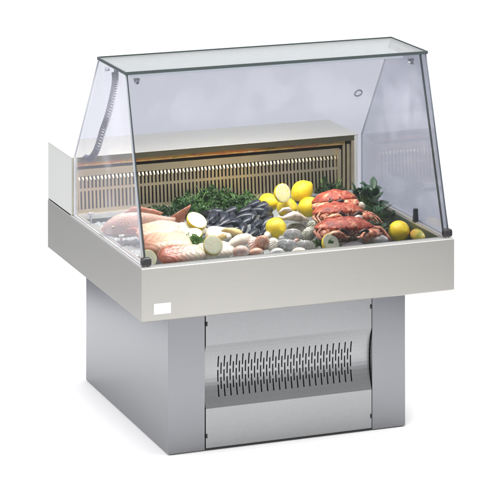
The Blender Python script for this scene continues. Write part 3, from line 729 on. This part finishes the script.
rm = [(0.56, -0.21, 0.74), (0.39, -0.44, 1.15), (0.5, -0.37, 0.62), (0.37, -0.35, 0.66), (0.97, -0.09, 0.71), (0.54, 0.08, -0.24), (0.96, -0.17, 0.42), (0.47, -0.29, 0.6), (0.74, -0.49, 0.9), (0.38, -0.48, 1.1), (0.72, -0.29, 0.67), (0.49, -0.56, 0.59), (0.74, 0.08, 0.92), (0.67, -0.43, 0.35), (0.69, -0.06, 0.36), (0.48, -0.46, 0.26), (0.37, -0.31, 0.76), (0.63, -0.45, 0.51), (0.52, -0.43, 0.81), (0.62, -0.42, 0.72), (0.95, -0.2, 1.06), (0.94, -0.14, -0.1), (0.67, -0.53, 0.87), (0.72, 0.06, 0.63), (0.78, -0.04, -0.27), (0.62, -0.45, -0.08), (0.57, -0.33, 0.13), (0.98, 0.07, -0.32), (0.61, -0.17, 0.97), (0.39, -0.48, -0.21), (0.66, -0.32, 0.19)]
m0 = shell('mussel', mp[0], rm[0], 'closed black mussel in the heap between the parsley and the lemons', 'mussel', mus_grp, .062, .031, .0115, M['mussel'], 0, .9, .03)
for p, r_ in zip(mp[1:], rm[1:]): dup(m0, p, r_, sc=.9+.35*random.random())
shell('mussel', (0.3929,0.2987,0.5909), (.55,.12,-.28), 'single yellowish tan mussel in front of the black mussels', 'mussel', None, .068, .032, .013, M['tan'], 0, .8)
shell('mussel', (0.3483,0.2751,0.5820), (.9,-.5,-.9), 'small tan brown mussel standing beside the pale lemon half', 'mussel', None, .045, .024, .010, M['tan'], 0, .8)
cg = 'clams and cockles along the front rim'
for px_, rt_, lb, L_, W_, H_, mm, rb in (
    ((0.3724,0.1930,0.5867), (.6,-.25,.30), 'long cream clam with a pink left end near the front rim', .074, .036, .015, 'cream_shell', 0),
    ((0.3561,0.1251,0.5740), (.7,.1,.1), 'pink and white clam touching the front rim below the long cream clam', .046, .036, .016, 'pink_shell', 0),
    ((0.4103,0.1657,0.5836), (.7,-.6,1.1), 'small pinkish white clam standing beside the brown cockle', .042, .030, .013, 'pink_shell', 14),
    ((0.4348,0.1540,0.5872), (.8,.2,.3), 'round brown cockle with a pale right edge', .042, .040, .019, 'brown_shell', 18),
    ((0.4662,0.1436,0.5807), (.8,-.3,1.0), 'pale striped cockle to the right of the brown one', .044, .034, .015, 'cream_shell', 18),
    ((0.4050,0.1272,0.5661), (.5,0,.2), 'reddish brown clam half hidden at the rim under the cockles', .045, .030, .012, 'brown_shell', 0),
    ((0.5528,0.1974,0.5909), (.6,.15,-.10), 'grey white clam right of the single lemon', .050, .032, .016, 'grey_shell', 20),
    ((0.5079,0.1262,0.5780), (.6,.25,-.30), 'dark grey clam at the rim below the grey white clam', .060, .034, .016, 'grey_shell', 20),
    ((0.5592,0.1167,0.5757), (.6,.1,-.12), 'silvery grey clam left of the lemon half with the sprig', .052, .030, .014, 'grey_shell', 20),
    ((0.6032,0.1921,0.5907), (.6,-.3,.5), 'green grey oyster shell beside the front crab', .056, .036, .014, 'greengrey_shell', 15),
    ((0.6022,0.2869,0.5845), (.5,.2,.2), 'dark green grey oyster shell in the shade of the loose claw', .056, .038, .012, 'greengrey_shell', 15),
    ((0.4623,0.1011,0.5670), (.4,0,.1), 'plain white shell at the rim below the pale striped cockle', .040, .026, .012, 'white_shell', 0),
    ((0.8174,0.2891,0.6366), (.7,.3,.5), 'white shell beside the rear crab at the foot of the broad leaves', .026, .022, .010, 'cream_shell', 16),
    ((0.7650,0.1911,0.6226), (.6,-.2,.1), 'white shell between the middle crab and the front crab', .028, .022, .009, 'cream_shell', 16),
    ((0.8060,0.1172,0.5717), (.3,.1,.1), 'white shell at the rim left of the single right hand lemon', .048, .030, .011, 'white_shell', 0),
    ((0.4921,0.2505,0.5810), (.6,-.2,.9), 'small cream clam in the gap between the single lemon and the cockles', .036, .026, .012, 'cream_shell', 0),
    ((0.4235,0.2505,0.5810), (.5,.3,-.4), 'small pale clam between the black mussels and the long cream clam', .034, .026, .011, 'cream_shell', 0),
    ((0.5329,0.2294,0.5762), (.5,.1,.6), 'small white clam at the foot of the single lemon', .032, .024, .010, 'white_shell', 0),
    ((0.5315,0.0965,0.5649), (.4,0,-.1), 'flat cream clam at the rim below the silvery grey one', .040, .028, .010, 'cream_shell', 0),
    ((0.5585,0.1872,0.5745), (.6,.2,1.1), 'small pink clam wedged between the grey clams', .030, .022, .010, 'pink_shell', 0),
    ((0.6482,0.2614,0.5955), (.6,.2,.3), 'green grey oyster shell between the loose claw and the front crab', .044, .034, .012, 'greengrey_shell', 15),
    ((0.7079,0.1045,0.5652), (.3,0,.05), 'long white shell at the rim under the front crab', .060, .028, .011, 'white_shell', 0),
    ((0.7685,0.1224,0.5799), (.5,-.3,.4), 'small brown shell between the front crab legs and the rim', .036, .024, .010, 'brown_shell', 0)):
    shell('clam', px_, rt_, lb, 'clam', cg, L_*1.2, W_*1.2, H_*1.2, M[mm], rb, .35, .06)

# greenery
parsley((0.3838,0.6515,0.5811), 'dark green parsley bunch behind the pale tilted lemon half', 300, (.066,.045,.060), .0105, 11, M['parsley'], group='parsley bunches along the air grille')
parsley((0.4755,0.6706,0.5818), 'tallest dark green parsley bunch against the air grille', 380, (.080,.050,.070), .0110, 12, M['parsley'], group='parsley bunches along the air grille')
parsley((0.5521,0.6211,0.5798), 'dark green parsley bunch behind the black mussels', 320, (.070,.045,.058), .0105, 13, M['parsley'], group='parsley bunches along the air grille')
parsley((0.2745,0.6267,0.5801), 'low dark herb bunch behind the tail of the pink fish', 260, (.070,.030,.040), .0070, 14, M['herb'], name='herb_bunch', cat='herbs')
parsley((0.8807,0.6890,0.5826), 'low dark herb bunch behind the rear crab against the grille', 200, (.060,.025,.055), .0070, 15, M['herb'], name='herb_bunch', cat='herbs')
parsley((0.2461,0.2602,0.5794), 'small bright green parsley sprig lying on the white fillets', 230, (.042,.030,.030), .0062, 16, M['parsley_b'], rot=.3, group=None)
parsley((0.6108,0.0373,0.5985), 'tiny parsley sprig set on the lemon half below the front crab', 26, (.008,.008,.012), .0040, 17, M['parsley'], group=None)
parsley((0.6152,0.1496,0.5630), 'small dark parsley tuft between the silvery clam and the lemon half', 80, (.018,.015,.024), .0055, 18, M['parsley'], group=None)
rd = random.Random(3)
def lv(n, ex, ey, z0, z1, r0, r1, s0, s1): return [(rd.uniform(-ex,ex),rd.uniform(-ey,ey),rd.uniform(z0,z1),rd.uniform(0,6.28),rd.uniform(r0,r1),rd.uniform(-.6,.6),rd.uniform(s0,s1)) for _ in range(n)]
sg = 'broad leaf sprigs at the right of the crabs'
sprig((0.9150,0.4748,0.5940), 'tall sprig of broad dark green leaves at the corner of the grille', lv(30,.034,.03,.0,.052,-1.4,-.2,.6,1.0), M['bay'], sg)
sprig((0.9288,0.4271,0.5621), 'drooping sprig of broad dark leaves along the right inner wall', lv(26,.030,.05,.0,.035,-1.0,.2,.55,.9), M['bay'], sg)
sprig((0.8712,0.2804,0.5562), 'low sprig of dark leaves between the crab legs and the right hand lemon', lv(18,.018,.04,.0,.022,-.6,.3,.45,.65), M['bay'], sg)
